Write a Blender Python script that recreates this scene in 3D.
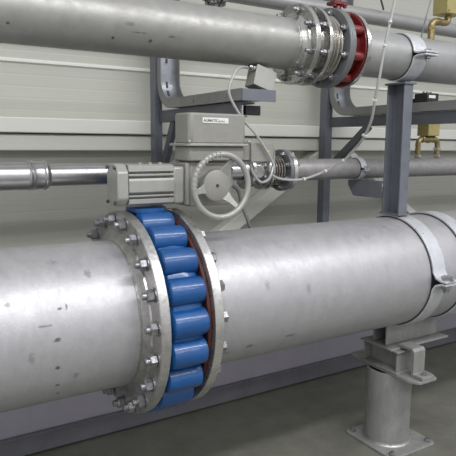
import bpy, bmesh, math, random
from mathutils import Vector, Matrix
random.seed(4)
for o in list(bpy.data.objects): bpy.data.objects.remove(o)
sc = bpy.context.scene
COL = sc.collection
R = math.radians

# ------------------------------------------------------------------ camera
cd = bpy.data.cameras.new('camera'); cam = bpy.data.objects.new('camera', cd); COL.objects.link(cam)
cd.sensor_width = 36; cd.sensor_height = 36; cd.lens = 45.0; cd.clip_start = .02
cx = Vector((0.8534421923714794, -0.5211392771166753, 0.007090707050194056))
cy = Vector((0.0696030673604853, 0.12744719852053488, 0.9894001337190524))
cz = -Vector((0.516518961214566, 0.843902284293375, -0.14504170872631506))
cam.matrix_world = Matrix(((cx.x, cy.x, cz.x, 0), (cx.y, cy.y, cz.y, 0), (cx.z, cy.z, cz.z, 1.743), (0, 0, 0, 1)))
sc.camera = cam
# ------------------------------------------------------------------ view, world, lights
sc.view_settings.view_transform = 'Standard'; sc.view_settings.look = 'None'
sc.view_settings.gamma = 1; sc.view_settings.use_curve_mapping = False
sc.view_settings.exposure = 0.0
w = bpy.data.worlds.new('hall'); sc.world = w; w.use_nodes = True
w.node_tree.nodes['Background'].inputs[0].default_value = (.94, .95, 1.0, 1)
w.node_tree.nodes['Background'].inputs[1].default_value = .72
def area(name, loc, sx, sy, energy, rot=(0, 0, 0), col=(.97, .975, 1.)):
    l = bpy.data.lights.new(name, 'AREA'); l.shape = 'RECTANGLE'; l.size = sx; l.size_y = sy
    l.energy = energy; l.color = col
    o = bpy.data.objects.new(name, l); COL.objects.link(o); o.location = loc; o.rotation_euler = rot
    return o
area('ceiling_lamp', (1.6, -.4, 4.3), 7.0, .35, 215)
area('ceiling_lamp', (1.6, -3.2, 4.3), 7.0, .5, 170)
area('ceiling_lamp', (-3.0, -1.5, 3.6), 2.5, 1.2, 40)

# ------------------------------------------------------------------ materials
def mat(name, col, metal=0., rough=.5, mottle=0., mscale=8., bump=0., bscale=60., stretch=(1, 1, 1), rvar=0., spots=None, coat=0.):
    m = bpy.data.materials.new(name); m.use_nodes = True
    nt = m.node_tree; N = nt.nodes; L = nt.links; b = N['Principled BSDF']
    b.inputs['Base Color'].default_value = (*col, 1); b.inputs['Metallic'].default_value = metal
    b.inputs['Roughness'].default_value = rough
    if coat: b.inputs['Coat Weight'].default_value = coat; b.inputs['Coat Roughness'].default_value = .12
    geo = N.new('ShaderNodeNewGeometry'); mp = N.new('ShaderNodeMapping'); mp.inputs['Scale'].default_value = stretch
    L.new(geo.outputs['Position'], mp.inputs['Vector'])
    last = None
    if mottle:
        n = N.new('ShaderNodeTexNoise'); n.inputs['Scale'].default_value = mscale; n.inputs['Detail'].default_value = 6; n.inputs['Roughness'].default_value = .74
        L.new(mp.outputs[0], n.inputs['Vector'])
        cr = N.new('ShaderNodeValToRGB'); cr.color_ramp.elements[0].position = .32; cr.color_ramp.elements[1].position = .7
        lo = [c*(1-mottle) for c in col]; hi = [min(1, c*(1+mottle*.55)) for c in col]
        cr.color_ramp.elements[0].color = (*lo, 1); cr.color_ramp.elements[1].color = (*hi, 1)
        L.new(n.outputs['Fac'], cr.inputs[0]); last = cr.outputs[0]
        if rvar:
            mr = N.new('ShaderNodeMapRange'); mr.inputs['From Min'].default_value = .3; mr.inputs['From Max'].default_value = .7
            mr.inputs['To Min'].default_value = rough-rvar; mr.inputs['To Max'].default_value = rough+rvar
            n2 = N.new('ShaderNodeTexNoise'); n2.inputs['Scale'].default_value = mscale*2.3; n2.inputs['Detail'].default_value = 5
            L.new(mp.outputs[0], n2.inputs['Vector']); L.new(n2.outputs['Fac'], mr.inputs[0]); L.new(mr.outputs[0], b.inputs['Roughness'])
    for (p, rad, amt) in (spots or []):
        # a smudge of dirt at a fixed place on the surface
        d = N.new('ShaderNodeVectorMath'); d.operation = 'SUBTRACT'; d.inputs[1].default_value = p; L.new(geo.outputs['Position'], d.inputs[0])
        s = N.new('ShaderNodeVectorMath'); s.operation = 'DIVIDE'; s.inputs[1].default_value = tuple(.72*q for q in rad); L.new(d.outputs[0], s.inputs[0])
        ln = N.new('ShaderNodeVectorMath'); ln.operation = 'LENGTH'; L.new(s.outputs[0], ln.inputs[0])
        nn = N.new('ShaderNodeTexNoise'); nn.inputs['Scale'].default_value = 90; L.new(geo.outputs['Position'], nn.inputs['Vector'])
        ad = N.new('ShaderNodeMath'); ad.operation = 'MULTIPLY_ADD'; ad.inputs[1].default_value = 1.6; L.new(nn.outputs['Fac'], ad.inputs[0]); L.new(ln.outputs['Value'], ad.inputs[2])
        r_ = N.new('ShaderNodeMapRange'); r_.inputs['From Min'].default_value = 1.2; r_.inputs['From Max'].default_value = 1.9
        r_.inputs['To Min'].default_value = amt; r_.inputs['To Max'].default_value = 0; L.new(ad.outputs[0], r_.inputs[0])
        mx = N.new('ShaderNodeMix'); mx.data_type = 'RGBA'; mx.inputs['B'].default_value = (.05, .045, .04, 1)
        L.new(r_.outputs[0], mx.inputs['Factor'])
        if last is None: mx.inputs['A'].default_value = (*col, 1)
        else: L.new(last, mx.inputs['A'])
        last = mx.outputs['Result']
    if last is not None: L.new(last, b.inputs['Base Color'])
    if bump:
        nb = N.new('ShaderNodeTexNoise'); nb.inputs['Scale'].default_value = bscale; nb.inputs['Detail'].default_value = 4
        L.new(mp.outputs[0], nb.inputs['Vector'])
        bp = N.new('ShaderNodeBump'); bp.inputs['Strength'].default_value = bump; bp.inputs['Distance'].default_value = .004
        L.new(nb.outputs['Fac'], bp.inputs['Height']); L.new(bp.outputs[0], b.inputs['Normal'])
    return m
def on_big(x, ang, r=.305): return (x, 2.243 - r*math.cos(R(ang)), 1.038 + r*math.sin(R(ang)))
def on_up(x, ang, r=.1165): return (x, 2.243 - r*math.cos(R(ang)), 2.216 + r*math.sin(R(ang)))
STEEL = (.455, .45, .46)
M = {}
sp = [(on_big(.512, 25), (.014, .012, .008), .8), (on_big(.535, 26), (.006, .012, .02), .7), (on_big(.491, 5), (.02, .02, .012), .75), (on_big(.493, -15), (.014, .012, .012), .8),
      (on_big(.497, -31), (.014, .012, .012), .7), (on_big(.507, -42), (.012, .012, .012), .7), (on_big(.636, 48), (.022, .03, .03), .42), (on_big(.343, 32), (.018, .012, .012), .4),
      (on_big(.45, 15), (.035, .012, .007), .5), (on_big(.527, 62), (.03, .02, .02), .3), (on_big(.40, -5), (.02, .02, .03), .3), (on_big(.56, -25), (.02, .03, .02), .3)]
M['big_l'] = mat('brushed_stainless_left', STEEL, .55, .46, .10, 14, .14, 150, (1.3, .7, .7), .08, sp)
sp = [(on_big(1.33, -33), (.03, .02, .015), .6), (on_big(1.55, -30), (.05, .02, .012), .55), (on_big(1.20, -36), (.05, .02, .01), .5), (on_big(1.62, 12), (.02, .02, .04), .3), (on_big(1.40, 20), (.02, .02, .03), .3)]
M['big_r'] = mat('brushed_stainless_right', STEEL, .55, .46, .10, 14, .14, 150, (1.3, .7, .7), .08, sp)
sp = [(on_up(.798, -40), (.010, .010, .010), .9), (on_up(.95, -38), (.014, .014, .012), .85), (on_up(.417, -33), (.010, .010, .010), .9), (on_up(1.04, -25), (.03, .02, .006), .5), (on_up(.90, -24), (.07, .01, .004), .5), (on_up(.86, -10), (.03, .02, .012), .35)]
M['up'] = mat('matt_stainless', (.33, .325, .305), .5, .44, .10, 14, .10, 150, (1, 1, 1), .10, sp)
M['up2'] = mat('matt_stainless_upper', (.36, .36, .35), .5, .44, .08, 14, .10, 150, (1, 1, 1), .08)
M['galv_pipe'] = mat('grey_pipe', (.33, .32, .31), .55, .48, .22, 22, .25, 120, (1, 1, 1), .1)
M['clad'] = mat('polished_cladding', (.48, .48, .48), .95, .30, .12, 20, .05, 60)
M['flange'] = mat('machined_flange', (.50, .49, .47), .85, .38, .28, 26, .25, 90, (1, 1, 1), .12)
M['rim'] = mat('bright_flange', (.64, .63, .60), .9, .30, .15, 20, .1, 90, (1, 1, 1), .08)
M['weld'] = mat('weld_bead', (.45, .44, .42), .8, .4, .3, 60, .6, 120)
M['bolt'] = mat('zinc_bolt', (.33, .33, .34), .8, .35, .35, 50, .2, 200)
M['bolt_dark'] = mat('dark_bolt', (.07, .07, .07), .6, .4)
M['shiny'] = mat('shiny_stainless', (.46, .455, .43), .9, .25, .12, 30, .04, 40, (1, 1, 1), .08)
M['bellows'] = mat('bellows_steel', (.46, .44, .40), .9, .25)
M['blue'] = mat('blue_enamel', (.002, .064, .22), 0., .40, .2, 14, .6, 34, coat=.5)
M['rust'] = mat('rust_red_seat', (.075, .018, .011), 0., .5, .3, 20)
M['red'] = mat('red_enamel', (.16, .010, .010), 0., .4, .25, 20, .4, 50, coat=.2)
M['greyf'] = mat('grey_flange', (.18, .19, .19), .35, .42, .15, 20, .1, 60)
M['post'] = mat('blue_grey_paint', (.145, .155, .178), .1, .45, .15, 12, .08, 60)
M['post_dark'] = mat('dark_grey_paint', (.105, .11, .125), .1, .5, .15, 12)
M['galv'] = mat('galvanised_sheet', (.33, .345, .37), .7, .38, .25, 16, .1, 60, (1, 1, 1), .1)
M['tray'] = mat('grey_tray_steel', (.27, .27, .26), .4, .5, .12, 16)
M['cast'] = mat('grey_actuator_paint', (.255, .25, .225), .05, .45, .08, 20, .12, 90)
M['cast_l'] = mat('light_actuator_paint', (.34, .335, .31), .25, .40, .08, 20, .1, 90)
M['dark'] = mat('black_plastic', (.012, .012, .014), 0, .4)
M['slot'] = mat('dark_slot', (.05, .05, .048), 0, .6)
M['label'] = mat('white_label', (.66, .66, .62), 0, .4)
M['ink'] = mat('dark_ink', (.10, .11, .06), 0, .6)
M['cable_w'] = mat('white_grey_cable', (.40, .40, .385), .2, .35)
M['cable_g'] = mat('grey_cable', (.24, .24, .23), .3, .4)
M['cable_d'] = mat('dark_cable', (.10, .10, .10), 0, .5)
M['yellow'] = mat('yellow_dot', (.62, .52, .05), 0, .5)
M['brass'] = mat('aged_brass', (.30, .24, .11), .75, .38, .3, 40, .2, 80)
M['gold'] = mat('yellow_passivated_box', (.42, .36, .15), .5, .42, .12, 20)
M['strap'] = mat('clamp_strap', (.62, .63, .65), .45, .36, .12, 14, .15, 60, (1, 1, 1), .1)
M['pillar'] = mat('grey_galvanised_pillar', (.30, .30, .285), .35, .55, .25, 12, .2, 60, (1, 1, .4))
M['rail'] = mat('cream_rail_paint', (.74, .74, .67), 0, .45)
M['base'] = mat('grey_plinth', (.15, .15, .165), 0, .6, .2, 6)

def wall_mat():
    m = bpy.data.materials.new('ribbed_wall_panel'); m.use_nodes = True; nt = m.node_tree; N = nt.nodes; L = nt.links; b = N['Principled BSDF']
    b.inputs['Roughness'].default_value = .5
    g = N.new('ShaderNodeNewGeometry'); s = N.new('ShaderNodeSeparateXYZ'); L.new(g.outputs['Position'], s.inputs[0])
    n = N.new('ShaderNodeTexNoise'); n.inputs['Scale'].default_value = 1.2; n.inputs['Detail'].default_value = 5
    cr = N.new('ShaderNodeValToRGB'); cr.color_ramp.elements[0].color = (.47, .47, .41, 1); cr.color_ramp.elements[1].color = (.53, .53, .465, 1)
    L.new(g.outputs['Position'], n.inputs['Vector']); L.new(n.outputs['Fac'], cr.inputs[0]); L.new(cr.outputs[0], b.inputs['Base Color'])
    # fine horizontal ribs of the panel
    def saw(period, width, depth):
        f = N.new('ShaderNodeMath'); f.operation = 'MULTIPLY'; f.inputs[1].default_value = 1/period; L.new(s.outputs['Z'], f.inputs[0])
        fr = N.new('ShaderNodeMath'); fr.operation = 'FRACT'; L.new(f.outputs[0], fr.inputs[0])
        pp = N.new('ShaderNodeMath'); pp.operation = 'PINGPONG'; pp.inputs[1].default_value = .5; L.new(fr.outputs[0], pp.inputs[0])
        r_ = N.new('ShaderNodeMapRange'); r_.inputs['From Max'].default_value = width; r_.inputs['To Max'].default_value = depth; L.new(pp.outputs[0], r_.inputs[0])
        return r_.outputs[0]
    a = N.new('ShaderNodeMath'); a.operation = 'ADD'; L.new(saw(.062, .16, 1.), a.inputs[0]); L.new(saw(.0155, .4, .25), a.inputs[1])
    bp = N.new('ShaderNodeBump'); bp.inputs['Strength'].default_value = .2; bp.inputs['Distance'].default_value = .003
    L.new(a.outputs[0], bp.inputs['Height']); L.new(bp.outputs[0], b.inputs['Normal'])
    return m
M['wall'] = wall_mat()
M['lowwall'] = mat('lower_wall_lilac_shade_tint', (.42, .40, .45), 0, .6, .12, 3, .15, 40)  # concrete grey; the lilac cast of the shaded lower wall is put into the colour
M['floor'] = mat('concrete_floor', (.15, .15, .122), 0, .50, .28, 3.0, .15, 60, (1, 1, 1), .1)

# ------------------------------------------------------------------ helpers
def origin(p):
    v = Vector((0, 0, 0))
    while p is not None: v += p.location; p = p.parent
    return v
def obj(name, bm, m, parent=None, loc=None, smooth=True, bevel=0.):
    me = bpy.data.meshes.new(name)
    o = bpy.data.objects.new(name, me); COL.objects.link(o)
    if parent is not None: o.parent = parent; off = origin(parent)
    else:
        if loc is None:
            xs = [v.co for v in bm.verts]; loc = (sum(v.x for v in xs)/len(xs), sum(v.y for v in xs)/len(xs), min(v.z for v in xs))
        o.location = loc; off = Vector(loc)
    bmesh.ops.translate(bm, verts=bm.verts, vec=-off)
    bmesh.ops.recalc_face_normals(bm, faces=bm.faces)
    bm.to_mesh(me); bm.free(); me.materials.append(m if not isinstance(m, str) else M[m])
    if smooth:
        for p in me.polygons: p.use_smooth = True
        try: me.set_sharp_from_angle(angle=R(34))
        except Exception: pass
    if bevel:
        b = o.modifiers.new('bevel', 'BEVEL'); b.width = bevel; b.segments = 2; b.limit_method = 'ANGLE'; b.angle_limit = R(40)
    return o
def thing(name, label, cat, loc, group=None):
    o = bpy.data.objects.new(name, None); COL.objects.link(o); o.location = loc; o.empty_display_size = .05
    o['label'] = label; o['category'] = cat
    if group: o['group'] = group
    return o
def tag(o, label, cat, group=None):
    o['label'] = label; o['category'] = cat
    if group: o['group'] = group
    return o
def struct(name, bm, m, **k):
    o = obj(name, bm, m, **k); o['kind'] = 'structure'; return o
def B(): return bmesh.new()
def box(bm, x0, x1, y0, y1, z0, z1, mtx=None):
    r = bmesh.ops.create_cube(bm, size=1)
    mm = Matrix.Translation(((x0+x1)/2, (y0+y1)/2, (z0+z1)/2)) @ Matrix.Diagonal((x1-x0, y1-y0, z1-z0, 1))
    if mtx is not None: mm = mtx @ mm
    bmesh.ops.transform(bm, matrix=mm, verts=r['verts']); return bm
def lathe(bm, prof, origin_, axis='X', seg=64, a0=0., a1=360., closed=False):
    """prof: (along, radius); revolved about the axis through origin_"""
    full = abs(a1-a0) >= 359.9; n = seg if full else seg+1
    rings = []
    for (t, r) in prof:
        ring = []
        for i in range(n):
            a = R(a0+(a1-a0)*i/seg); c, s = r*math.cos(a), r*math.sin(a)
            # angle 0 looks towards the camera side (-y), 90 is up
            if axis == 'X': p = (t, -c, s)
            elif axis == 'Y': p = (c, t, s)
            else: p = (c, s, t)
            ring.append(bm.verts.new(Vector(p)+Vector(origin_)))
        rings.append(ring)
    pairs = list(zip(rings[:-1], rings[1:]))
    if closed: pairs.append((rings[-1], rings[0]))
    for A_, B_ in pairs:
        for i in range(n if full else n-1):
            j = (i+1) % n
            bm.faces.new((A_[i], A_[j], B_[j], B_[i]))
    if not closed and full:
        for k, rg in ((0, rings[0]), (-1, rings[-1])):
            if prof[k][1] > 1e-4: bm.faces.new(rg)
    if closed and not full:
        bm.faces.new([r_[0] for r_ in rings]); bm.faces.new([r_[-1] for r_ in rings])
    return bm
def ring(bm, x0, x1, ri, ro, o, axis='X', seg=64, ch=.003, **k):
    return lathe(bm, [(x0, ri), (x0, ro-ch), (x0+ch, ro), (x1-ch, ro), (x1, ro-ch), (x1, ri)], o, axis, seg, closed=True, **k)
def tube_obj(name, pts, r, m, parent=None, res=8, smooth_pts=True):
    """a bent rod or cable through pts, as a mesh"""
    P = [Vector(p) for p in pts]
    if smooth_pts and len(P) > 2:
        Q = []
        for i in range(len(P)-1):
            p0 = P[max(i-1, 0)]; p1 = P[i]; p2 = P[i+1]; p3 = P[min(i+2, len(P)-1)]
            for k in range(8):
                t = k/8; Q.append(.5*((2*p1)+(-p0+p2)*t+(2*p0-5*p1+4*p2-p3)*t*t+(-p0+3*p1-3*p2+p3)*t**3))
        Q.append(P[-1]); P = Q
    bm = B(); sweep(bm, P, [(r*math.cos(2*math.pi*i/res), r*math.sin(2*math.pi*i/res)) for i in range(res)])
    return obj(name, bm, m, parent)
def sweep(bm, P, sec):
    rings = []; up = None
    for i, p in enumerate(P):
        t = (P[min(i+1, len(P)-1)]-P[max(i-1, 0)]).normalized()
        if up is None:
            up = Vector((0, 0, 1)) if abs(t.z) < .9 else Vector((1, 0, 0))
        n = (up-t*up.dot(t)).normalized(); up = n; b = t.cross(n)
        rings.append([bm.verts.new(p+n*u+b*v) for u, v in sec])
    m = len(sec)
    for A_, B_ in zip(rings[:-1], rings[1:]):
        for i in range(m): bm.faces.new((A_[i], A_[(i+1) % m], B_[(i+1) % m], B_[i]))
    bm.faces.new(rings[0]); bm.faces.new(rings[-1])
    return bm
def prism(bm, poly, axis, t0, t1):
    """polygon in the plane normal to axis, extruded from t0 to t1 (poly order: the other two axes)"""
    def P(u, v, t): return {'X': (t, u, v), 'Y': (u, t, v), 'Z': (u, v, t)}[axis]
    a = [bm.verts.new(P(u, v, t0)) for u, v in poly]; b = [bm.verts.new(P(u, v, t1)) for u, v in poly]
    n = len(poly); bm.faces.new(a); bm.faces.new(b)
    for i in range(n): bm.faces.new((a[i], a[(i+1) % n], b[(i+1) % n], b[i]))
    return bm
def hexnut(bm, x0, x1, r, c, axis='X', a=0):
    k = .12*(x1-x0)
    return lathe(bm, [(x0, r*.86), (x0+k, r), (x1-k, r), (x1, r*.86)], c, axis, 6, a0=a, a1=a+360)
def copies(proto, places, parent):
    """places: (location, x-rotation); proto is used first, then copied"""
    off = origin(parent)
    for i, (p, rx) in enumerate(places):
        o = proto if i == 0 else proto.copy()
        if i: COL.objects.link(o)
        o.parent = parent; o.location = Vector(p)-off; o.rotation_euler = (rx, 0, 0)
def ring_places(x, yc, zc, r, n, phase):
    return [((x, yc-r*math.cos(R(phase+360*k/n)), zc+r*math.sin(R(phase+360*k/n))), -R(phase+360*k/n)) for k in range(n)]

# ------------------------------------------------------------------ the room
Z_UP, Y_P, Z_P = 2.216, 2.243, 1.038
struct('floor', box(B(), -3, 9.5, -5, 3.4, -.1, 0), 'floor', smooth=False)
struct('wall_back', box(B(), -3, 9.5, 3.26, 3.4, .75, 4.6), 'wall', smooth=False)
struct('wall_lower', box(B(), -3, 9, 3.155, 3.4, 0, .75), 'lowwall', smooth=False)
bm = B(); box(bm, -3, 9, 3.12, 3.155, .012, .125); struct('baseboard_back', bm, 'base', bevel=.004)
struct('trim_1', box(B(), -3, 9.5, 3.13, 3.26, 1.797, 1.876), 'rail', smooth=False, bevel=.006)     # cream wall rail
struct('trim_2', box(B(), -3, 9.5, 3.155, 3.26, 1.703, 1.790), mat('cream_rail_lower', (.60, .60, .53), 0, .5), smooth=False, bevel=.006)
bm = B(); prism(bm, [(3.26, 2.165), (3.245, 2.171), (3.245, 2.179), (3.26, 2.190)], 'X', -3, 9.5); struct('trim_3', bm, 'rail', smooth=False)
# slanting wall braces below the rail
def brace(name, a, b, wd, d0, d1):
    u = Vector((b[0]-a[0], b[1]-a[1])).normalized(); n = Vector((-u.y, u.x))*wd/2
    bm = B(); prism(bm, [(a[0]+n.x, a[1]+n.y), (a[0]-n.x, a[1]-n.y), (b[0]-n.x, b[1]-n.y), (b[0]+n.x, b[1]+n.y)], 'Y', d0, d1)
    return struct(name, bm, 'rail', smooth=False, bevel=.005)
brace('trim_4', (1.53, .925), (2.76, 1.700), .085, 3.16, 3.258)
brace('trim_5', (3.00, 1.700), (3.83, 1.13), .05, 3.18, 3.258)

# ------------------------------------------------------------------ bolts
def bolt_mesh(name, parent, m='bolt', nut_r=.024, nut_t=.028, stud_r=.0135, stick=.032, grip=.1, side=-1, nut_both=False):
    """bolt centred on its flange face at x=0; nut and stud stick out on the side given"""
    bm = B(); s = side
    lathe(bm, [(s*.0, nut_r*1.2), (s*.004, nut_r*1.2)], (0, 0, 0), 'X', 20)
    x0, x1 = sorted((s*.004, s*(.004+nut_t))); hexnut(bm, x0, x1, nut_r, (0, 0, 0), a=random.uniform(0, 60))
    xs = sorted((s*(nut_t+stick), -s*grip))
    lathe(bm, [(xs[0], stud_r*.8), (xs[0]+.003, stud_r), (xs[1]-.003, stud_r), (xs[1], stud_r*.8)], (0, 0, 0), 'X', 14)
    if nut_both:
        hexnut(bm, *sorted((-s*(grip-.004), -s*(grip-.004-nut_t))), nut_r, (0, 0, 0), a=20)
    o = obj(name, bm, m, loc=(0, 0, 0)); o.parent = parent
    return o

# ------------------------------------------------------------------ big pipe line
t = thing('steel_pipe', 'large brushed stainless pipe running left from the blue valve', 'pipe', (-.9, Y_P, Z_P))
bm = B(); ring(bm, -2.6, .805, .297, .305, (0, Y_P, Z_P), seg=128, ch=.001); obj('pipe_wall', bm, 'big_l', t)
bm = B(); lathe(bm, [(.800, .304), (.803, .3085), (.808, .3085), (.812, .304)], (0, Y_P, Z_P), seg=128); obj('weld_seam', bm, 'weld', t)
f = B(); lathe(f, [(.808, .298), (.808, .305), (.820, .318), (.826, .345), (.834, .348), (.834, .424), (.837, .427), (.872, .427), (.875, .424), (.875, .298)], (0, Y_P, Z_P), seg=128, closed=True)
fl = obj('flange', f, 'flange', t)
copies(bolt_mesh('bolt', fl, grip=.036, stick=.022), ring_places(.834, Y_P, Z_P, .393, 20, 5), fl)

t = thing('steel_pipe', 'large brushed stainless pipe running right from the blue valve through two strap clamps', 'pipe', (2.6, Y_P, Z_P))
bm = B(); ring(bm, 1.125, 6.5, .297, .305, (0, Y_P, Z_P), seg=128, ch=.001); obj('pipe_wall', bm, 'big_r', t)
bm = B(); lathe(bm, [(1.120, .304), (1.124, .3085), (1.129, .3085), (1.134, .304)], (0, Y_P, Z_P), seg=128); obj('weld_seam', bm, 'weld', t)
f = B(); lathe(f, [(1.062, .298), (1.062, .424), (1.065, .427), (1.098, .427), (1.101, .424), (1.101, .345), (1.108, .325), (1.127, .305), (1.127, .298)], (0, Y_P, Z_P), seg=128, closed=True)
fl = obj('flange', f, 'rim', t)
copies(bolt_mesh('bolt', fl, side=1, grip=.03, stick=.004, stud_r=.014), ring_places(1.101, Y_P, Z_P, .385, 20, 5), fl)

t = thing('butterfly_valve', 'big blue lugged butterfly valve clamped between the two large flanges', 'valve', (.965, Y_P, .61))
bm = B(); lathe(bm, [(.885, .30), (.885, .345), (.892, .375), (.905, .390), (.962, .396), (1.018, .390), (1.036, .375), (1.045, .345), (1.045, .30)], (0, Y_P, Z_P), seg=128, closed=True)
body = obj('valve_body', bm, 'blue', t)
bm = B(); lathe(bm, [(.884, .012), (.886, .044), (.893, .054), (.905, .0565), (1.018, .0565), (1.031, .054), (1.038, .044), (1.039, .012)], (0, 0, 0), seg=24)
for v in bm.verts:                                   # slightly irregular casting
    v.co.y *= 1+.03*math.sin(v.co.x*70); v.co.z *= .97
bmesh.ops.translate(bm, verts=bm.verts, vec=(-.962, 0, 0))
lug = obj('lug', bm, 'blue', loc=(0, 0, 0)); lug.parent = body
copies(lug, ring_places(.962, Y_P, Z_P, .380, 20, 5), body)
bm = B(); ring(bm, 1.046, 1.061, .30, .398, (0, Y_P, Z_P), seg=128); obj('seat_ring', bm, 'rust', t)
bm = B(); ring(bm, .876, .884, .30, .352, (0, Y_P, Z_P), seg=96); obj('seat_ring', bm, 'rust', t)
bm = B(); box(bm, .897, 1.033, 2.165, 2.321, 1.36, 1.472); obj('mounting_saddle', bm, 'blue', t, bevel=.018)
bm = B(); lathe(bm, [(1.385, .075), (1.44, .062), (1.455, .066), (1.460, .085), (1.478, .085), (1.480, .082)], (.962, Y_P, 0), 'Z', 32); obj('neck', bm, 'blue', t)
bm = B(); lathe(bm, [(-.008, .012), (.008, .012)], (0, 0, 0), seg=10)    # threaded studs showing in the gap beside the left flange
sd = obj('stud', bm, 'bolt', loc=(0, 0, 0)); sd.parent = body
copies(sd, ring_places(.882, Y_P, Z_P, .385, 20, 5), body)

# ---- strap clamps round the right-hand pipe
def strap_clamp(label, x0, x1, yc, zc, r, th, ear, m='strap', bolt_r=.019, group=None, ear_sides=(-1, 1), gap=.0025, edge='dark'):
    t = thing('strap_clamp', label, 'pipe clamp', ((x0+x1)/2, yc, zc-r-th), group)
    def half(sgn):
        pts = []                                     # centre line from the camera-side ear over to the far ear
        g = gap*sgn; rr = r+th/2; flare = .16*r/.305+.02
        a_start = 9
        def ear_pts(side):
            y_end = yc+side*(r+ear); 
            pa = Vector((0, yc+side*rr*math.cos(R(a_start)), zc+sgn*rr*math.sin(R(a_start))))
            return [Vector((0, y_end, zc+g+sgn*th/2)), Vector((0, yc+side*(r+.045*r/.305+.012), zc+g+sgn*th/2)), Vector((0, yc+side*(r+.015*r/.305+.006), zc+g+sgn*(th/2+.012*r/.305)))], pa
        e1, pa = ear_pts(-1); e2, pb = ear_pts(1)
        pts += e1
        for i in range(41):
            a = R(a_start+(180-2*a_start)*i/40); pts.append(Vector((0, yc-rr*math.cos(a), zc+sgn*rr*math.sin(a))))
        pts += e2[::-1]
        bm = B(); outer = []; inner = []
        for i, p in enumerate(pts):
            d = (pts[min(i+1, len(pts)-1)]-pts[max(i-1, 0)]).normalized(); n = Vector((0, -d.z, d.y))
            outer.append(p+n*th/2); inner.append(p-n*th/2)
        loop = outer+inner[::-1]
        a = [bm.verts.new((x0, p.y, p.z)) for p in loop]; b = [bm.verts.new((x1, p.y, p.z)) for p in loop]
        N_ = len(loop); h = len(pts)
        for i in range(N_): bm.faces.new((a[i], a[(i+1) % N_], b[(i+1) % N_], b[i]))
        for i in range(h-1):
            for q in (a, b): bm.faces.new((q[i], q[i+1], q[N_-2-i], q[N_-1-i]))
        return bm
    obj('upper_band', half(1), m, t, bevel=.0015); obj('lower_band', half(-1), m, t, bevel=.0015)
    bm = B(); ring(bm, x0-.004, x1+.004, r-.001, r+.002, (0, yc, zc), seg=96, ch=.001); obj('rubber_liner', bm, 'dark', t)
    for s in ear_sides:
        yb = yc+s*(r+ear*.62); xm = (x0+x1)/2
        bm = B(); g2 = gap+th
        hexnut(bm, zc+g2, zc+g2+bolt_r*1.1, bolt_r*1.5, (xm, yb, 0), 'Z', 15)
        lathe(bm, [(zc+g2-.001, bolt_r*1.9), (zc+g2+.003, bolt_r*1.9)], (xm, yb, 0), 'Z', 20)
        lathe(bm, [(zc-g2-bolt_r*2.2, bolt_r*.8), (zc+g2+.006, bolt_r*.8)], (xm, yb, 0), 'Z', 12)
        bo = obj('clamp_bolt', bm, 'bolt', t)
        bm = B(); hexnut(bm, zc-g2-bolt_r*1.2, zc-g2, bolt_r*1.5, (xm, yb, 0), 'Z', 40); obj('nut', bm, 'bolt', bo)
    return t
strap_clamp('wide galvanised strap clamp on the large pipe, directly below the blue-grey post', 2.445, 2.54, Y_P, Z_P, .309, .011, .085)
strap_clamp('wide galvanised strap clamp on the large pipe at the right edge of the view', 2.725, 2.82, Y_P, Z_P, .309, .011, .085)

# ---- pipe shoe, pillar and its hold-down clip
t = thing('pipe_shoe', 'steel I-section shoe under the large pipe, resting on the floor pillar', 'pipe shoe', (2.6, Y_P, .600))
bm = B(); box(bm, 2.41, 2.84, 2.196, 2.206, .612, .7335); obj('web_plate', bm, 'pillar', t, bevel=.002)
bm = B(); box(bm, 2.41, 2.84, 2.290, 2.300, .612, .7335); obj('web_plate', bm, 'pillar', t, bevel=.002)
bm = B(); box(bm, 2.38, 2.87, 2.13, 2.355, .600, .611); obj('bottom_flange', bm, 'pillar', t, bevel=.002)
t = thing('floor_pillar', 'short round steel pillar bolted to the floor beneath the large pipe', 'pillar', (2.5, Y_P, 0))
bm = B(); ring(bm, .016, .452, .120, .130, (2.5, Y_P, 0), 'Z', 64, ch=.001); obj('column', bm, 'pillar', t)
bm = B(); lathe(bm, [(.015, .140), (.022, .132), (.030, .130)], (2.5, Y_P, 0), 'Z', 64); obj('weld_seam', bm, 'weld', t)
bm = B(); prism(bm, [(2.35, 2.035), (2.675, 2.035), (2.695, 2.055), (2.695, 2.40), (2.675, 2.42), (2.35, 2.42), (2.33, 2.40), (2.33, 2.055)], 'Z', 0, .015); bp = obj('base_plate', bm, 'pillar', t, bevel=.003)
for (x, y) in ((2.365, 2.385), (2.66, 2.385), (2.365, 2.07), (2.66, 2.07)):
    bm = B(); hexnut(bm, .015, .030, .018, (x, y, 0), 'Z'); lathe(bm, [(.015, .010), (.042, .010)], (x, y, 0), 'Z', 12); obj('anchor_bolt', bm, 'bolt', bp)
bm = B(); prism(bm, [(2.405, 2.44), (2.44, 2.50), (2.575, 2.50), (2.60, 2.45), (2.60, 2.02), (2.57, 1.965), (2.435, 1.965), (2.405, 2.01)], 'Z', .452, .468)
obj('top_plate', bm, 'pillar', t, bevel=.002)
t = thing('slide_block', 'low box-section block between the pipe shoe and the pillar plate', 'support block', (2.5, Y_P, .468))
bm = B(); box(bm, 2.415, 2.59, 2.115, 2.125, .478, .591); box(bm, 2.415, 2.59, 2.365, 2.375, .478, .591); box(bm, 2.47, 2.48, 2.125, 2.365, .478, .591); obj('web_plate', bm, 'pillar', t, bevel=.0015)
bm = B(); box(bm, 2.40, 2.60, 2.10, 2.39, .4685, .478); obj('bottom_plate', bm, 'pillar', t, bevel=.0015)
bm = B(); box(bm, 2.40, 2.60, 2.10, 2.39, .591, .5995); obj('top_plate', bm, 'pillar', t, bevel=.0015)
t = thing('hold_down_clip', 'bent steel clip holding the shoe down at the front of the pillar plate', 'clip', (2.5, 2.05, .4685))
bm = B()
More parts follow.
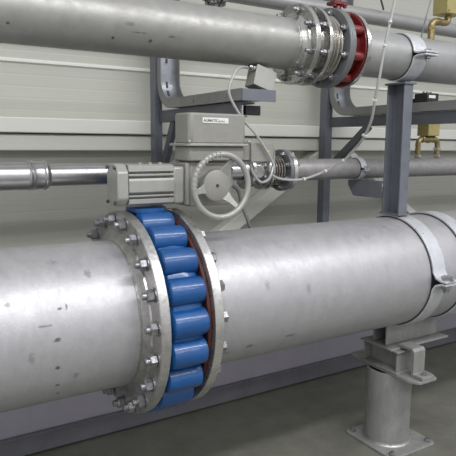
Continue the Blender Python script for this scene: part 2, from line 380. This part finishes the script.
prism(bm, [(2.145, .6125), (2.145, .630), (2.045, .630), (2.030, .615), (2.030, .487), (1.965, .487), (1.965, .469), (2.040, .469), (2.048, .477), (2.048, .6125)], 'X', 2.455, 2.545)
obj('clip_plate', bm, 'pillar', t, bevel=.002)
bm = B(); hexnut(bm, .487, .497, .016, (2.50, 1.995, 0), 'Z'); lathe(bm, [(.486, .008), (.505, .008)], (2.50, 1.995, 0), 'Z', 12); obj('clip_bolt', bm, 'bolt', t)

# ------------------------------------------------------------------ post between the pipes
t = thing('channel_post', 'blue-grey channel post standing on the large pipe and carrying the upper pipe', 'post', (2.47, Y_P, 1.359))
bm = B(); prism(bm, [(2.440, 2.180), (2.506, 2.180), (2.506, 2.305), (2.440, 2.305), (2.440, 2.296), (2.496, 2.292), (2.496, 2.193), (2.440, 2.189)], 'Z', 1.366, 2.072)
obj('channel_section', bm, 'post', t, bevel=.002)
bm = B(); box(bm, 2.43, 2.52, 2.17, 2.315, 1.3605, 1.368); obj('foot_plate', bm, 'post', t)
bm = B(); box(bm, 2.43, 2.52, 2.17, 2.315, 2.072, 2.082); obj('head_plate', bm, 'post', t)
bm = B(); prism(bm, [(2.306, 1.445), (2.306, 1.538), (2.572, 1.538), (2.572, 1.51), (2.525, 1.445)], 'X', 2.425, 2.433); prism(bm, [(2.306, 1.530), (2.306, 1.538), (2.572, 1.538), (2.572, 1.530)], 'X', 2.433, 2.50); prism(bm, [(2.306, 1.445), (2.306, 1.453), (2.50, 1.453), (2.50, 1.445)], 'X', 2.433, 2.50)
obj('side_arm', bm, 'post', t)

# ------------------------------------------------------------------ upper pipe line
t = thing('steel_pipe', 'upper grey stainless pipe running from the left edge to the bolted joint', 'pipe', (.6, Y_P, Z_UP-.1165))
bm = B(); ring(bm, -2.6, 1.69, .110, .1165, (0, Y_P, Z_UP), seg=96, ch=.001); obj('pipe_wall', bm, 'up', t)
bm = B(); lathe(bm, [(1.680, .116), (1.684, .1185), (1.690, .1185), (1.694, .116)], (0, Y_P, Z_UP), seg=96); obj('weld_seam', bm, 'weld', t)
f = B(); lathe(f, [(1.688, .109), (1.688, .1165), (1.700, .122), (1.712, .140), (1.722, .143), (1.722, .182), (1.725, .185), (1.745, .185), (1.747, .183), (1.747, .109)], (0, Y_P, Z_UP), seg=96, closed=True)
fl = obj('flange', f, 'shiny', t)
copies(bolt_mesh('bolt', fl, nut_r=.0145, nut_t=.016, stud_r=.0095, stick=.022, grip=.024), ring_places(1.722, Y_P, Z_UP, .158, 8, 27), fl)

t = thing('expansion_joint', 'shiny bellows expansion joint between the upper pipe and the red valve', 'expansion joint', (1.85, Y_P, Z_UP-.185))
f = B(); ring(f, 1.749, 1.756, .10, .150, (0, Y_P, Z_UP), seg=72); obj('gasket', f, 'bolt_dark', t)
f = B(); lathe(f, [(1.757, .10), (1.757, .140), (1.800, .142), (1.803, .182), (1.806, .185), (1.818, .185), (1.821, .182), (1.821, .10)], (0, Y_P, Z_UP), seg=96, closed=True)
fl = obj('flange', f, 'shiny', t)
copies(bolt_mesh('bolt', fl, nut_r=.0145, nut_t=.018, stud_r=.0095, stick=.02, grip=.012, side=-1), ring_places(1.803, Y_P, Z_UP, .163, 8, 27), fl)
bm = B(); prof = [(1.821, .125)]
for k in range(4):
    x = 1.830+k*.022; prof += [(x, .132), (x+.004, .152), (x+.008, .156), (x+.012, .152), (x+.016, .132)]
prof += [(1.921, .125), (1.921, .10), (1.821, .10)]
lathe(bm, prof, (0, Y_P, Z_UP), seg=96, closed=True); obj('bellows', bm, 'bellows', t)
f = B(); ring(f, 1.922, 1.960, .10, .190, (0, Y_P, Z_UP), seg=96); fl = obj('backing_flange', f, 'greyf', t)
copies(bolt_mesh('bolt', fl, nut_r=.0155, nut_t=.016, stud_r=.0085, stick=.014, grip=.036), ring_places(1.922, Y_P, Z_UP, .164, 8, 27), fl)

t = thing('butterfly_valve', 'small dark red lugged valve in the upper pipe line', 'valve', (2.0, Y_P, Z_UP-.17))
bm = B(); ring(bm, 1.961, 2.036, .10, .140, (0, Y_P, Z_UP), seg=72); ring(bm, 1.961, 1.968, .10, .172, (0, Y_P, Z_UP), seg=72); ring(bm, 2.029, 2.036, .10, .180, (0, Y_P, Z_UP), seg=72); body = obj('valve_body', bm, 'red', t)
bm = B(); lathe(bm, [(-.030, .012), (-.028, .021), (-.024, .023), (.024, .023), (.028, .021), (.030, .012)], (0, 0, 0), seg=20); lug = obj('lug', bm, 'red', loc=(0, 0, 0)); lug.parent = body
copies(lug, ring_places(1.9985, Y_P, Z_UP, .158, 8, 27), body)
bm = B(); lathe(bm, [(2.34, .024), (2.425, .020), (2.430, .034), (2.442, .034), (2.442, .020), (2.50, .018)], (1.998, Y_P, 0), 'Z', 24); box(bm, 1.955, 2.041, Y_P-.03, Y_P+.03, 2.428, 2.442); nk = obj('neck', bm, 'red', t)
for s in (-1, 1):
    bm = B(); hexnut(bm, 2.416, 2.428, .010, (1.998+s*.034, Y_P-.018, 0), 'Z'); obj('neck_bolt', bm, 'red', nk)

t = thing('steel_pipe', 'upper stainless pipe running right from the red valve over the post', 'pipe', (3.2, Y_P, Z_UP-.1165))
bm = B(); ring(bm, 2.085, 6.5, .110, .1165, (0, Y_P, Z_UP), seg=96, ch=.001); obj('pipe_wall', bm, 'up2', t)
f = B(); lathe(f, [(2.040, .109), (2.040, .183), (2.043, .185), (2.060, .185), (2.062, .183), (2.062, .135), (2.088, .1175), (2.088, .109)], (0, Y_P, Z_UP), seg=96, closed=True)
fl = obj('flange', f, 'shiny', t)
copies(bolt_mesh('bolt', fl, nut_r=.016, nut_t=.014, stud_r=.0095, stick=.006, grip=.02, side=1), ring_places(2.062, Y_P, Z_UP, .158, 8, 27), fl)
strap_clamp('galvanised strap clamp on the upper pipe at the top of the post', 2.425, 2.525, Y_P, Z_UP, .1185, .009, .085, bolt_r=.012)

t = thing('steel_pipe', 'stainless pipe high behind the upper pipe with a bolted flange at its left end', 'pipe', (3.2, 2.8, 2.518))
bm = B(); ring(bm, 1.66, 6.5, .042, .047, (0, 2.8, 2.565), seg=64, ch=.001); obj('pipe_wall', bm, 'up2', t)
f = B(); ring(f, 1.60, 1.625, .042, .092, (0, 2.8, 2.565), seg=64); ring(f, 1.632, 1.656, .042, .092, (0, 2.8, 2.565), seg=64); lathe(f, [(1.656, .060), (1.68, .047)], (0, 2.8, 2.565), seg=48)
fl = obj('flange', f, 'shiny', t)
copies(bolt_mesh('bolt', fl, nut_r=.014, nut_t=.014, stud_r=.008, stick=.01, grip=.07, nut_both=True), ring_places(1.60, 2.8, 2.565, .075, 8, 22), fl)
bm = B(); ring(bm, -1, 1.598, .042, .047, (0, 2.8, 2.565), seg=48, ch=.001); obj('pipe_wall', bm, 'up2', t)

# ------------------------------------------------------------------ middle pipe line (behind the actuator)
YM, ZM = 2.5, 1.607
t = thing('clad_pipe', 'thin polished silver pipe entering from the left behind the motor', 'pipe', (.0, YM, ZM-.055))
bm = B(); ring(bm, .60, 1.60, .040, .048, (0, YM, ZM), seg=64, ch=.001); obj('pipe_wall', bm, 'clad', t)
bm = B(); ring(bm, -2.6, .538, .048, .0585, (0, YM, ZM-.002), seg=64, ch=.002); obj('cladding_sleeve', bm, 'clad', t)
bm = B(); lathe(bm, [(0.534, 0.045), (0.534, 0.06), (0.5406, 0.064), (0.5459, 0.061), (0.5505, 0.058), (0.5564, 0.064), (0.5617, 0.061), (0.5855, 0.059), (0.596, 0.058), (0.6013, 0.063), (0.6079, 0.063), (0.6125, 0.058), (0.6224, 0.052), (0.6264, 0.045)], (0, YM, ZM), seg=64, closed=True); obj('coupling', bm, 'clad', t)

t = thing('ball_valve', 'steel valve body on the middle pipe beside the actuator', 'valve', (1.66, YM, ZM-.085))
bm = B(); lathe(bm, [(1.602, .03), (1.602, .062), (1.618, .066), (1.625, .096), (1.641, .096), (1.645, .066), (1.70, .070), (1.712, .066), (1.716, .098), (1.736, .098), (1.738, .03)], (0, YM, ZM), seg=48, closed=True); obj('valve_body', bm, 'shiny', t)
bm = B(); lathe(bm, [(2.405, .030), (2.425, .030), (2.427, .022), (2.46, .022)], (1.66, 0, ZM), 'Y', 24); obj('stem_mount', bm, 'flange', t)
for dy, dz in ((-.072, -.03), (-.072, .03), (-.03, -.072)):
    bm = B(); hexnut(bm, 1.700, 1.714, .012, (0, YM+dy, ZM+dz)); obj('body_nut', bm, 'bolt', t)

t = thing('expansion_joint', 'small bellows expansion joint with round flanges on the middle pipe', 'expansion joint', (1.82, YM, ZM-.105))
bm = B(); ring(bm, 1.742, 1.758, .03, .100, (0, YM, ZM), seg=64); obj('flange', bm, 'shiny', t)
bm = B(); prof = [(1.758, .055)]
for k in range(5):
    x = 1.762+k*.017; prof += [(x, .060), (x+.003, .076), (x+.006, .079), (x+.009, .076), (x+.012, .060)]
prof += [(1.850, .055), (1.850, .03), (1.758, .03)]
lathe(bm, prof, (0, YM, ZM), seg=64, closed=True); obj('bellows', bm, 'bellows', t)
bm = B(); ring(bm, 1.851, 1.872, .03, .112, (0, YM, ZM), seg=64); fl = obj('flange', bm, 'greyf', t)
copies(bolt_mesh('bolt', fl, nut_r=.013, nut_t=.012, stud_r=.007, stick=.012, grip=.018), ring_places(1.851, YM, ZM, .094, 8, 20), fl)

t = thing('mild_steel_pipe', 'thin grey pipe running right from the bellows behind the post', 'pipe', (3.4, YM, ZM-.06))
bm = B(); ring(bm, 1.930, 6.5, .054, .0595, (0, YM, ZM), seg=64, ch=.001); obj('pipe_wall', bm, 'galv_pipe', t)
bm = B(); lathe(bm, [(1.875, .03), (1.875, .109), (1.878, .112), (1.896, .112), (1.898, .080), (1.935, .061), (1.935, .03)], (0, YM, ZM), seg=64, closed=True); fl = obj('flange', bm, 'rim', t)
copies(bolt_mesh('bolt', fl, nut_r=.013, nut_t=.012, stud_r=.007, stick=.004, grip=.018, side=1), ring_places(1.898, YM, ZM, .094, 8, 20), fl)
strap_clamp('small strap clamp round the thin grey pipe on the side arm of the post', 2.40, 2.44, YM, ZM, .0605, .006, .03, bolt_r=.008, gap=.003)

# ------------------------------------------------------------------ actuator
t = thing('valve_actuator', 'grey electric valve actuator with finned motor, handwheel and white nameplate', 'valve actuator', (1.2, 2.2, 1.47))
bm = B(); prism(bm, [(1.105, 2.20), (1.112, 2.145), (1.125, 2.132), (1.385, 2.132), (1.398, 2.145), (1.398, 2.27), (1.13, 2.27), (1.105, 2.25)], 'Z', 1.745, 1.874)
hs = obj('control_housing', bm, 'cast', t, bevel=.008)
bm = B(); prism(bm, [(1.092, 2.20), (1.100, 2.130), (1.115, 2.118), (1.398, 2.118), (1.412, 2.135), (1.412, 2.28), (1.092, 2.28)], 'Z', 1.735, 1.747); obj('cover_flange', bm, 'cast_l', t, bevel=.003)
bm = B(); prism(bm, [(1.110, 2.16), (1.12, 2.140), (1.385, 2.140), (1.40, 2.16), (1.40, 2.27), (1.110, 2.27)], 'Z', 1.672, 1.735); obj('switch_housing', bm, 'cast', t, bevel=.006)
bm = B(); box(bm, 1.128, 1.345, 2.165, 2.34, 1.475, 1.676); obj('gearbox', bm, 'cast', t, bevel=.012)
bm = B(); box(bm, 1.108, 1.128, 2.155, 2.29, 1.485, 1.665); obj('motor_flange', bm, 'cast', t, bevel=.006)
bm = B(); box(bm, 1.053, 1.108, 2.165, 2.27, 1.492, 1.650); obj('motor_adapter', bm, 'cast_l', t, bevel=.01)
# motor: extruded housing with cooling fins
bm = B(); n_ = 0
ch = .018; y0, y1, z0, z1 = 2.150, 2.270, 1.494, 1.660
prism(bm, [(y0+ch, z0), (y1-ch, z0), (y1, z0+ch), (y1, z1-ch), (y1-ch, z1), (y0+ch, z1), (y0+.006, z1-.008), (y0+.004, z1-.028), (y0+.026, z1-.030), (y0+.026, z1-.036), (y0+.003, z1-.038), (y0+.003, z1-.046), (y0+.026, z1-.048), (y0+.026, z1-.054), (y0+.003, z1-.056),
           (y0+.001, z1-.062), (y0, z1-.066), (y0, z0+.056), (y0+.003, z0+.052), (y0+.026, z0+.050), (y0+.026, z0+.044), (y0+.003, z0+.042), (y0+.003, z0+.036), (y0+.026, z0+.034), (y0+.026, z0+.028), (y0+.003, z0+.026), (y0+.004, z0+.008)], 'X', .852, 1.052)
mo = obj('motor', bm, 'cast_l', t, smooth=False, bevel=.001)
bm = B()
prism(bm, [(y0+.03, z0-.002), (y1-.03, z0-.002), (y1+.003, z0+.03), (y1+.003, z1-.03), (y1-.03, z1+.003), (y0+.03, z1+.003), (y0-.003, z1-.03), (y0-.003, z0+.03)], 'X', .802, .850)
ec = obj('motor_end_cap', bm, 'cast_l', mo, bevel=.006)
for (y, z) in ((y0+.018, z0+.014), (y0+.018, z1-.012), (y1-.018, z0+.014), (y1-.018, z1-.012)):
    bm = B(); lathe(bm, [(.793, .007), (.802, .007), (.803, .006)], (0, y, z), seg=10); obj('cap_screw', bm, 'bolt_dark', mo)
for x in (.91, .955, 1.0):
    bm = B(); box(bm, x-.006, x+.006, 2.175, 2.19, 1.660, 1.668); obj('rib_end', bm, 'cast_l', mo)
# handwheel
hc = Vector((1.222, 2.050, 1.571)); HR = .132
bm = B()
prof = [(hc.y+.013*math.sin(2*math.pi*i/12), HR+.013*math.cos(2*math.pi*i/12)) for i in range(12)]
lathe(bm, prof, (hc.x, 0, hc.z), 'Y', 72, closed=True)
# finger grips on the upper left of the rim
for k in range(12):
    a = R(95+k*8.2); p = Vector((hc.x+HR*math.cos(a), hc.y-.004, hc.z+HR*math.sin(a)))
    box(bm, -.0018, .0018, -.0100, .006, -.0108, .0108, Matrix.Translation(p) @ Matrix.Rotation(-a+math.pi/2, 4, 'Y'))
hw = obj('handwheel', bm, 'cast_l', t)
bm = B(); lathe(bm, [(2.078, .0), (2.078, .060), (2.082, .066), (2.100, .068), (2.108, .05), (2.170, .045)], (hc.x-.004, 0, hc.z), 'Y', 48); hb = obj('wheel_hub', bm, 'cast', hw)
bm = B(); lathe(bm, [(2.073, .006), (2.079, .007)], (hc.x-.004, 0, hc.z), 'Y', 12); obj('hub_screw', bm, 'bolt_dark', hb)
for ang in (62, 192, 312):
    a = R(ang); u = Vector((math.cos(a), 0, math.sin(a))); v = Vector((-math.sin(a), 0, math.cos(a)))
    bm = B(); q = []
    for (r_, wd, yy) in ((.050, .026, 2.083), (.085, .015, 2.070), (HR-.004, .010, 2.053)):
        c = Vector((hc.x, 0, hc.z))+u*r_
        q.append([bm.verts.new((c+v*s*wd)+Vector((0, yy+d, 0))) for s, d in ((-1, 0), (1, 0), (1, .012), (-1, .012))])
    for A_, B_ in zip(q[:-1], q[1:]):
        for i in range(4): bm.faces.new((A_[i], A_[(i+1) % 4], B_[(i+1) % 4], B_[i]))
    bm.faces.new(q[0]); bm.faces.new(q[-1]); obj('spoke', bm, 'cast_l', hw, bevel=.003)
# plug cover on the right, lid lugs, mounting
bm = B(); box(bm, 1.445, 1.570, 2.165, 2.30, 1.665, 1.752); pc = obj('plug_cover', bm, 'cast', t, bevel=.004)
bm = B(); box(bm, 1.400, 1.447, 2.175, 2.29, 1.672, 1.745); obj('plug_socket', bm, 'cast', t, bevel=.004)
bm = B(); lathe(bm, [(2.1635, .0), (2.1635, .007), (2.1655, .007)], (1.538, 0, 1.712), 'Y', 16); obj('warning_dot', bm, 'yellow', pc)
for x in (1.108, 1.404):
    bm = B(); hexnut(bm, 1.746, 1.760, .009, (x, 2.128, 0), 'Z'); obj('cover_screw', bm, 'bolt', t)
bm = B(); box(bm, 1.343, 1.400, 2.24, 2.32, 1.545, 1.640); obj('end_cover', bm, 'cast', t, bevel=.01)
bm = B(); box(bm, 1.17, 1.30, 2.338, 2.450, 1.54, 1.66); obj('mounting_bracket', bm, 'cast', t, bevel=.004)
# nameplate
bm = B(); box(bm, 1.175, 1.302, 2.1295, 2.1325, 1.832, 1.855); lb = obj('nameplate', bm, 'label', t, smooth=False)
def text_part(name, s, size, pos, rot, m, parent, align='LEFT'):
    cu = bpy.data.curves.new(name, 'FONT'); cu.body = s; cu.size = size; cu.extrude = .0004; cu.align_x = align; cu.offset = .0002
    tmp = bpy.data.objects.new(name, cu); COL.objects.link(tmp); bpy.context.view_layer.update()
    me = bpy.data.meshes.new_from_object(tmp); bpy.data.objects.remove(tmp)
    me.name = name; o = bpy.data.objects.new(name, me); COL.objects.link(o); me.materials.clear(); me.materials.append(M[m])
    o.parent = parent; o.rotation_euler = rot; o.location = Vector(pos)-origin(parent)
    return o
text_part('nameplate_lettering', 'AUMATIC', .0165, (1.179, 2.1290, 1.8375), (R(90), 0, 0), 'ink', lb)
text_part('nameplate_lettering', 'AC 01.1', .0095, (1.252, 2.1290, 1.8370), (R(90), 0, 0), 'ink', lb)

# ------------------------------------------------------------------ wall brackets and cable trays
def bracket(xo, label, tlabel, x_post, front, wp, brace_top, wt):
    t = thing('wall_bracket', label, 'bracket', (xo+.05, 3.09, 0), 'wall brackets')
    bm = B(); prism(bm, [(x_post, 3.064), (x_post+wp, 3.064), (x_post+wp, 3.072), (x_post+.008, 3.072), (x_post+.008, 3.128), (x_post, 3.128)], 'Z', .90, 3.0)
    # post stands clear in front of the rail
    obj('wall_post', bm, 'post', t, bevel=.0015)
    bm = B(); box(bm, xo+.012, xo+.05, front+.03, 3.06, 1.866, 1.874); box(bm, xo+.012, xo+.02, front+.03, 3.06, 1.874, 1.925); box(bm, xo+.012, xo+.09, front+.03, 3.06, 1.925, 1.932); obj('bracket_arm', bm, 'post_dark', t, bevel=.001)
    bm = B()
    a = Vector((0, brace_top, 1.868)); b = Vector((0, 3.045, 1.600)); d = (b-a).normalized(); n = Vector((0, -d.z, d.y))*.024
    prism(bm, [tuple((a+n).yz), tuple((a-n).yz), tuple((b-n).yz), tuple((b+n).yz)], 'X', xo+.015, xo+.045); obj('diagonal_brace', bm, 'post_dark', t, bevel=.002)
    # tray: a perforated channel that comes down the wall and bends out over the arm
    t2 = thing('cable_tray', tlabel, 'cable tray', (xo+.07, 2.7, 1.935), 'bent cable trays')
    path = [Vector((0, 3.058, 3.0)), Vector((0, 3.058, 2.6))]; rr = .17; cyy, czz = 3.058-rr, 1.938+rr
    for i in range(0, 15):
        a = R(90*i/14); path.append(Vector((0, cyy+rr*math.cos(a), czz-rr*math.sin(a))))
    path.append(Vector((0, front, 1.938)))
    def strip(x0, x1, off0, off1):
        bm = B(); lo = []; hi = []
        for i, p in enumerate(path):
            d = (path[min(i+1, len(path)-1)]-path[max(i-1, 0)]).normalized(); n = Vector((0, d.z, -d.y))
            if n.z < 0 or (abs(n.z) < .01 and n.y > 0): n = -n
            lo.append(p+n*off0); hi.append(p+n*off1)
        q = [[bm.verts.new((x, p.y, p.z)) for p in L_] for L_ in (lo, hi) for x in (x0, x1)]   # lo0 lo1 hi0 hi1
        a_, b_, c_, d_ = q
        for i in range(len(path)-1):
            for u, v in ((a_, b_), (b_, d_), (d_, c_), (c_, a_)): bm.faces.new((u[i], u[i+1], v[i+1], v[i]))
        bm.faces.new((a_[0], b_[0], d_[0], c_[0])); bm.faces.new((a_[-1], b_[-1], d_[-1], c_[-1]))
        return bm
    obj('tray_floor', strip(xo, xo+wt, 0, .002), 'galv', t2)
    for x in (xo-.002, xo+wt): obj('side_rail', strip(x, x+.003, 0, .052), 'tray', t2)
    for k in range(5):
        bm = B(); a = R(10+18*k); p = Vector((0, cyy+(rr-.004)*math.cos(a), czz-(rr-.004)*math.sin(a)))
        box(bm, xo+wt*.45, xo+wt*.45+.012, -.001, .001, -.018, .018, Matrix.Translation(p) @ Matrix.Rotation(-a, 4, 'X')); obj('slot', bm, 'slot', t2)
    for k in range(5): bm = B(); box(bm, xo+wt*.45, xo+wt*.45+.012, 3.053, 3.055, 2.20+k*.09, 2.225+k*.09); obj('slot', bm, 'slot', t2)
    for y in (2.62, 2.30):
        bm = B(); lathe(bm, [(xo-.006, .006), (xo-.002, .006)], (0, y, 1.96), 'X', 10); obj('tray_bolt', bm, 'bolt', t2)
    return t, t2
b1, tr1 = bracket(1.392, 'blue-grey wall bracket behind the actuator, under the left cable tray', 'bent grey cable tray above the actuator, left of the two', 1.378, 2.165, .046, 2.90, .115)
b2, tr2 = bracket(2.68, 'blue-grey wall bracket beyond the red valve, under the right cable tray', 'bent grey cable tray passing behind the blue-grey post, right of the two', 2.66, 1.75, .060, 2.70, .14)
bm = B(); box(bm, 1.390, 1.572, 2.157, 2.164, 1.936, 1.988); obj('end_plate', bm, M['galv'] if 0 else 'post', tr1, bevel=.001)
bm = B(); box(bm, 1.462, 1.545, 2.24, 2.262, 1.878, 1.922); obj('end_block', bm, 'dark', b1, bevel=.001)

# ------------------------------------------------------------------ sensor box on the left tray
t = thing('junction_box', 'small tilted grey box with a cable gland on the left tray end', 'junction box', (1.53, 2.22, 1.990))
tilt = Matrix.Translation((1.51, 2.225, 1.992)) @ Matrix.Rotation(R(17), 4, 'Y') @ Matrix.Rotation(R(-6), 4, 'X')
bm = B(); box(bm, -.045, .062, -.035, .035, .004, .098, tilt); obj('box_body', bm, 'cast', t, bevel=.004)
bm = B(); box(bm, -.048, .065, -.041, -.035, .004, .100, tilt); obj('box_lid', bm, 'cast_l', t, bevel=.002)
bm = B(); box(bm, -.015, .045, -.030, .030, .100, .106, tilt); obj('top_clip', bm, 'cast_l', t, bevel=.002)
bm = B(); lathe(bm, [(-.078, .009), (-.070, .012), (-.062, .012), (-.060, .015), (-.046, .015)], (0, -.02, .080), 'X', 16)
bmesh.ops.transform(bm, matrix=tilt, verts=bm.verts); obj('cable_gland', bm, 'shiny', t)

# ------------------------------------------------------------------ cables
def cable(name, label, pts, r, m, cat='cable', group=None):
    o = tube_obj(name, pts, r, m); tag(o, label, cat, group); return o
cable('flexible_cable', 'pale cable looping from the tilted junction box down past the plug cover', [(1.452, 2.212, 2.084), (1.412, 2.19, 2.084), (1.36, 2.165, 2.062), (1.330, 2.15, 2.020), (1.316, 2.15, 1.967), (1.342, 2.15, 1.913), (1.400, 2.15, 1.842), (1.462, 2.15, 1.786), (1.530, 2.148, 1.700), (1.560, 2.148, 1.650)], .006, 'cable_w')
cable('flexible_cable', 'thick pale cable loop hanging under the actuator plug cover', [(1.462, 2.20, 1.662), (1.482, 2.20, 1.610), (1.54, 2.22, 1.568), (1.61, 2.25, 1.585), (1.645, 2.27, 1.65), (1.63, 2.25, 1.72), (1.585, 2.22, 1.745)], .0065, 'cable_w')
cable('flexible_cable', 'thin grey cable dropping from behind the handwheel behind the large pipe', [(1.40, 2.42, 1.56), (1.57, 2.49, 1.52), (1.615, 2.5, 1.429), (1.674, 2.5, 1.282), (1.74, 2.57, 1.12)], .009, 'cable_g')
t = thing('tied_cable', 'long pale cable sweeping down from the top with white cable ties', 'cable', (2.0, 2.2, 1.57))
cp = [(2.08, 1.92, 2.52), (2.067, 1.93, 2.408), (2.036, 1.95, 2.202), (2.030, 1.97, 2.06), (2.038, 2.0, 1.957), (2.062, 2.04, 1.87), (2.082, 2.10, 1.794), (2.10, 2.18, 1.73), (2.085, 2.25, 1.665), (2.03, 2.33, 1.607), (1.917, 2.37, 1.565), (1.81, 2.385, 1.564), (1.73, 2.385, 1.585), (1.68, 2.36, 1.63), (1.655, 2.3, 1.69)]
cb = tube_obj('cable_core', cp, .0068, 'cable_w', t)
def tie(bm_, p, q):
    d = (Vector(q)-Vector(p)).normalized(); rot = d.to_track_quat('Z', 'Y').to_matrix().to_4x4()
    mm = Matrix.Translation(p) @ rot; n0 = len(bm_.verts)
    lathe(bm_, [(-.004, .0095), (.004, .0095)], (0, 0, 0), 'Z', 12); box(bm_, .004, .016, -.005, .005, -.005, .005)
    bm_.verts.ensure_lookup_table(); bmesh.ops.transform(bm_, matrix=mm, verts=bm_.verts[n0:])
for p, q in ((cp[2], cp[3]), (cp[4], cp[5]), (cp[6], cp[7]), (cp[8], cp[9]), (cp[9], cp[10]), (cp[10], cp[11])):
    bm = B(); tie(bm, p, q); obj('cable_tie', bm, 'label', t)
bm = B(); tie(bm, Vector(cp[1])*.5+Vector(cp[2])*.5, cp[2]); obj('cable_tie', bm, 'label', t)
cable('thin_cable', 'short dark cable hanging from the top left of the tied cable', [(2.70, 2.7, 2.76), (2.766, 2.7, 2.646), (2.833, 2.74, 2.605)], .006, 'cable_d')
cable('thin_cable', 'thin grey cable slanting down behind the upper pipe near the brass elbow', [(3.03, 2.52, 2.72), (2.99, 2.5, 2.636), (2.945, 2.5, 2.50), (2.92, 2.5, 2.40), (2.90, 2.5, 2.28)], .0045, 'cable_g')

# ------------------------------------------------------------------ brass fittings
t = thing('gauge_connection', 'brass elbow and gold box standing on the upper pipe at right', 'pipe fitting', (2.70, Y_P, 2.333))
tube_obj('elbow', [(2.70, Y_P, 2.3335), (2.70, Y_P, 2.395), (2.702, Y_P, 2.418), (2.720, Y_P, 2.433), (2.745, Y_P, 2.435), (2.80, Y_P, 2.436), (2.83, Y_P, 2.445), (2.835, Y_P, 2.476)], .019, 'brass', t, res=14)
bm = B(); lathe(bm, [(2.334, .019), (2.340, .019), (2.342, .017)], (2.70, Y_P, 0), 'Z', 20); obj('collar', bm, 'brass', t)
bm = B(); hexnut(bm, 2.388, 2.402, .022, (2.70, Y_P, 0), 'Z'); obj('fitting_nut', bm, 'brass', t)
bm = B(); hexnut(bm, 2.74, 2.758, .023, (0, Y_P, 2.436)); obj('fitting_nut', bm, 'brass', t)
bm = B(); box(bm, 2.762, 2.90, Y_P-.05, Y_P+.05, 2.478, 2.66); obj('gold_box', bm, 'gold', t, bevel=.004)
for x in (2.775, 2.888):
    for z in (2.492, 2.62):
        bm = B(); lathe(bm, [(Y_P-.0535, .004), (Y_P-.049, .004)], (x, 0, z), 'Y', 8); obj('box_screw', bm, 'bolt_dark', t)

t = thing('solenoid_valve', 'brass double-elbow valve with gold body standing on the thin middle pipe', 'valve', (3.03, YM, ZM+.06))
tube_obj('elbow', [(2.945, YM, 1.668), (2.945, YM, 1.742), (2.949, YM, 1.768), (2.968, YM, 1.784), (2.99, YM, 1.786)], .017, 'brass', t, res=14)
tube_obj('elbow', [(3.13, YM, 1.668), (3.13, YM, 1.742), (3.126, YM, 1.768), (3.107, YM, 1.784), (3.08, YM, 1.786)], .017, 'brass', t, res=14)
bm = B(); lathe(bm, [(2.975, .021), (2.982, .024), (3.00, .020), (3.035, .026), (3.07, .020), (3.088, .024), (3.095, .021)], (0, YM, 1.786), 'X', 18); obj('brass_body', bm, 'brass', t)
bm = B(); box(bm, 2.982, 3.088, YM-.045, YM+.045, 1.806, 1.90); obj('coil_box', bm, 'gold', t, bevel=.003)
for z_, r_, x_ in ((1.672, .022, 2.945), (1.715, .024, 3.13), (1.672, .022, 3.13)):
    bm = B(); hexnut(bm, z_, z_+.016, r_, (x_, YM, 0), 'Z'); obj('fitting_nut', bm, 'flange', t)

t = thing('control_module', 'small black module with a white label on the right cable tray', 'module', (2.75, 2.32, 1.991))
bm = B(); box(bm, 2.70, 2.80, 2.245, 2.34, 1.991, 2.043); obj('module_body', bm, 'dark', t, bevel=.006)
bm = B(); box(bm, 2.70, 2.79, 2.345, 2.45, 1.991, 2.016); obj('module_base', bm, 'dark', t, bevel=.004)
bm = B(); box(bm, 2.712, 2.768, 2.243, 2.2455, 2.014, 2.031); obj('white_label', bm, 'label', t, smooth=False)
for x in (2.72, 2.75, 2.78):
    bm = B(); lathe(bm, [(2.042, .008), (2.054, .007)], (x, 2.29, 0), 'Z', 10); obj('terminal_screw', bm, 'galv', t)
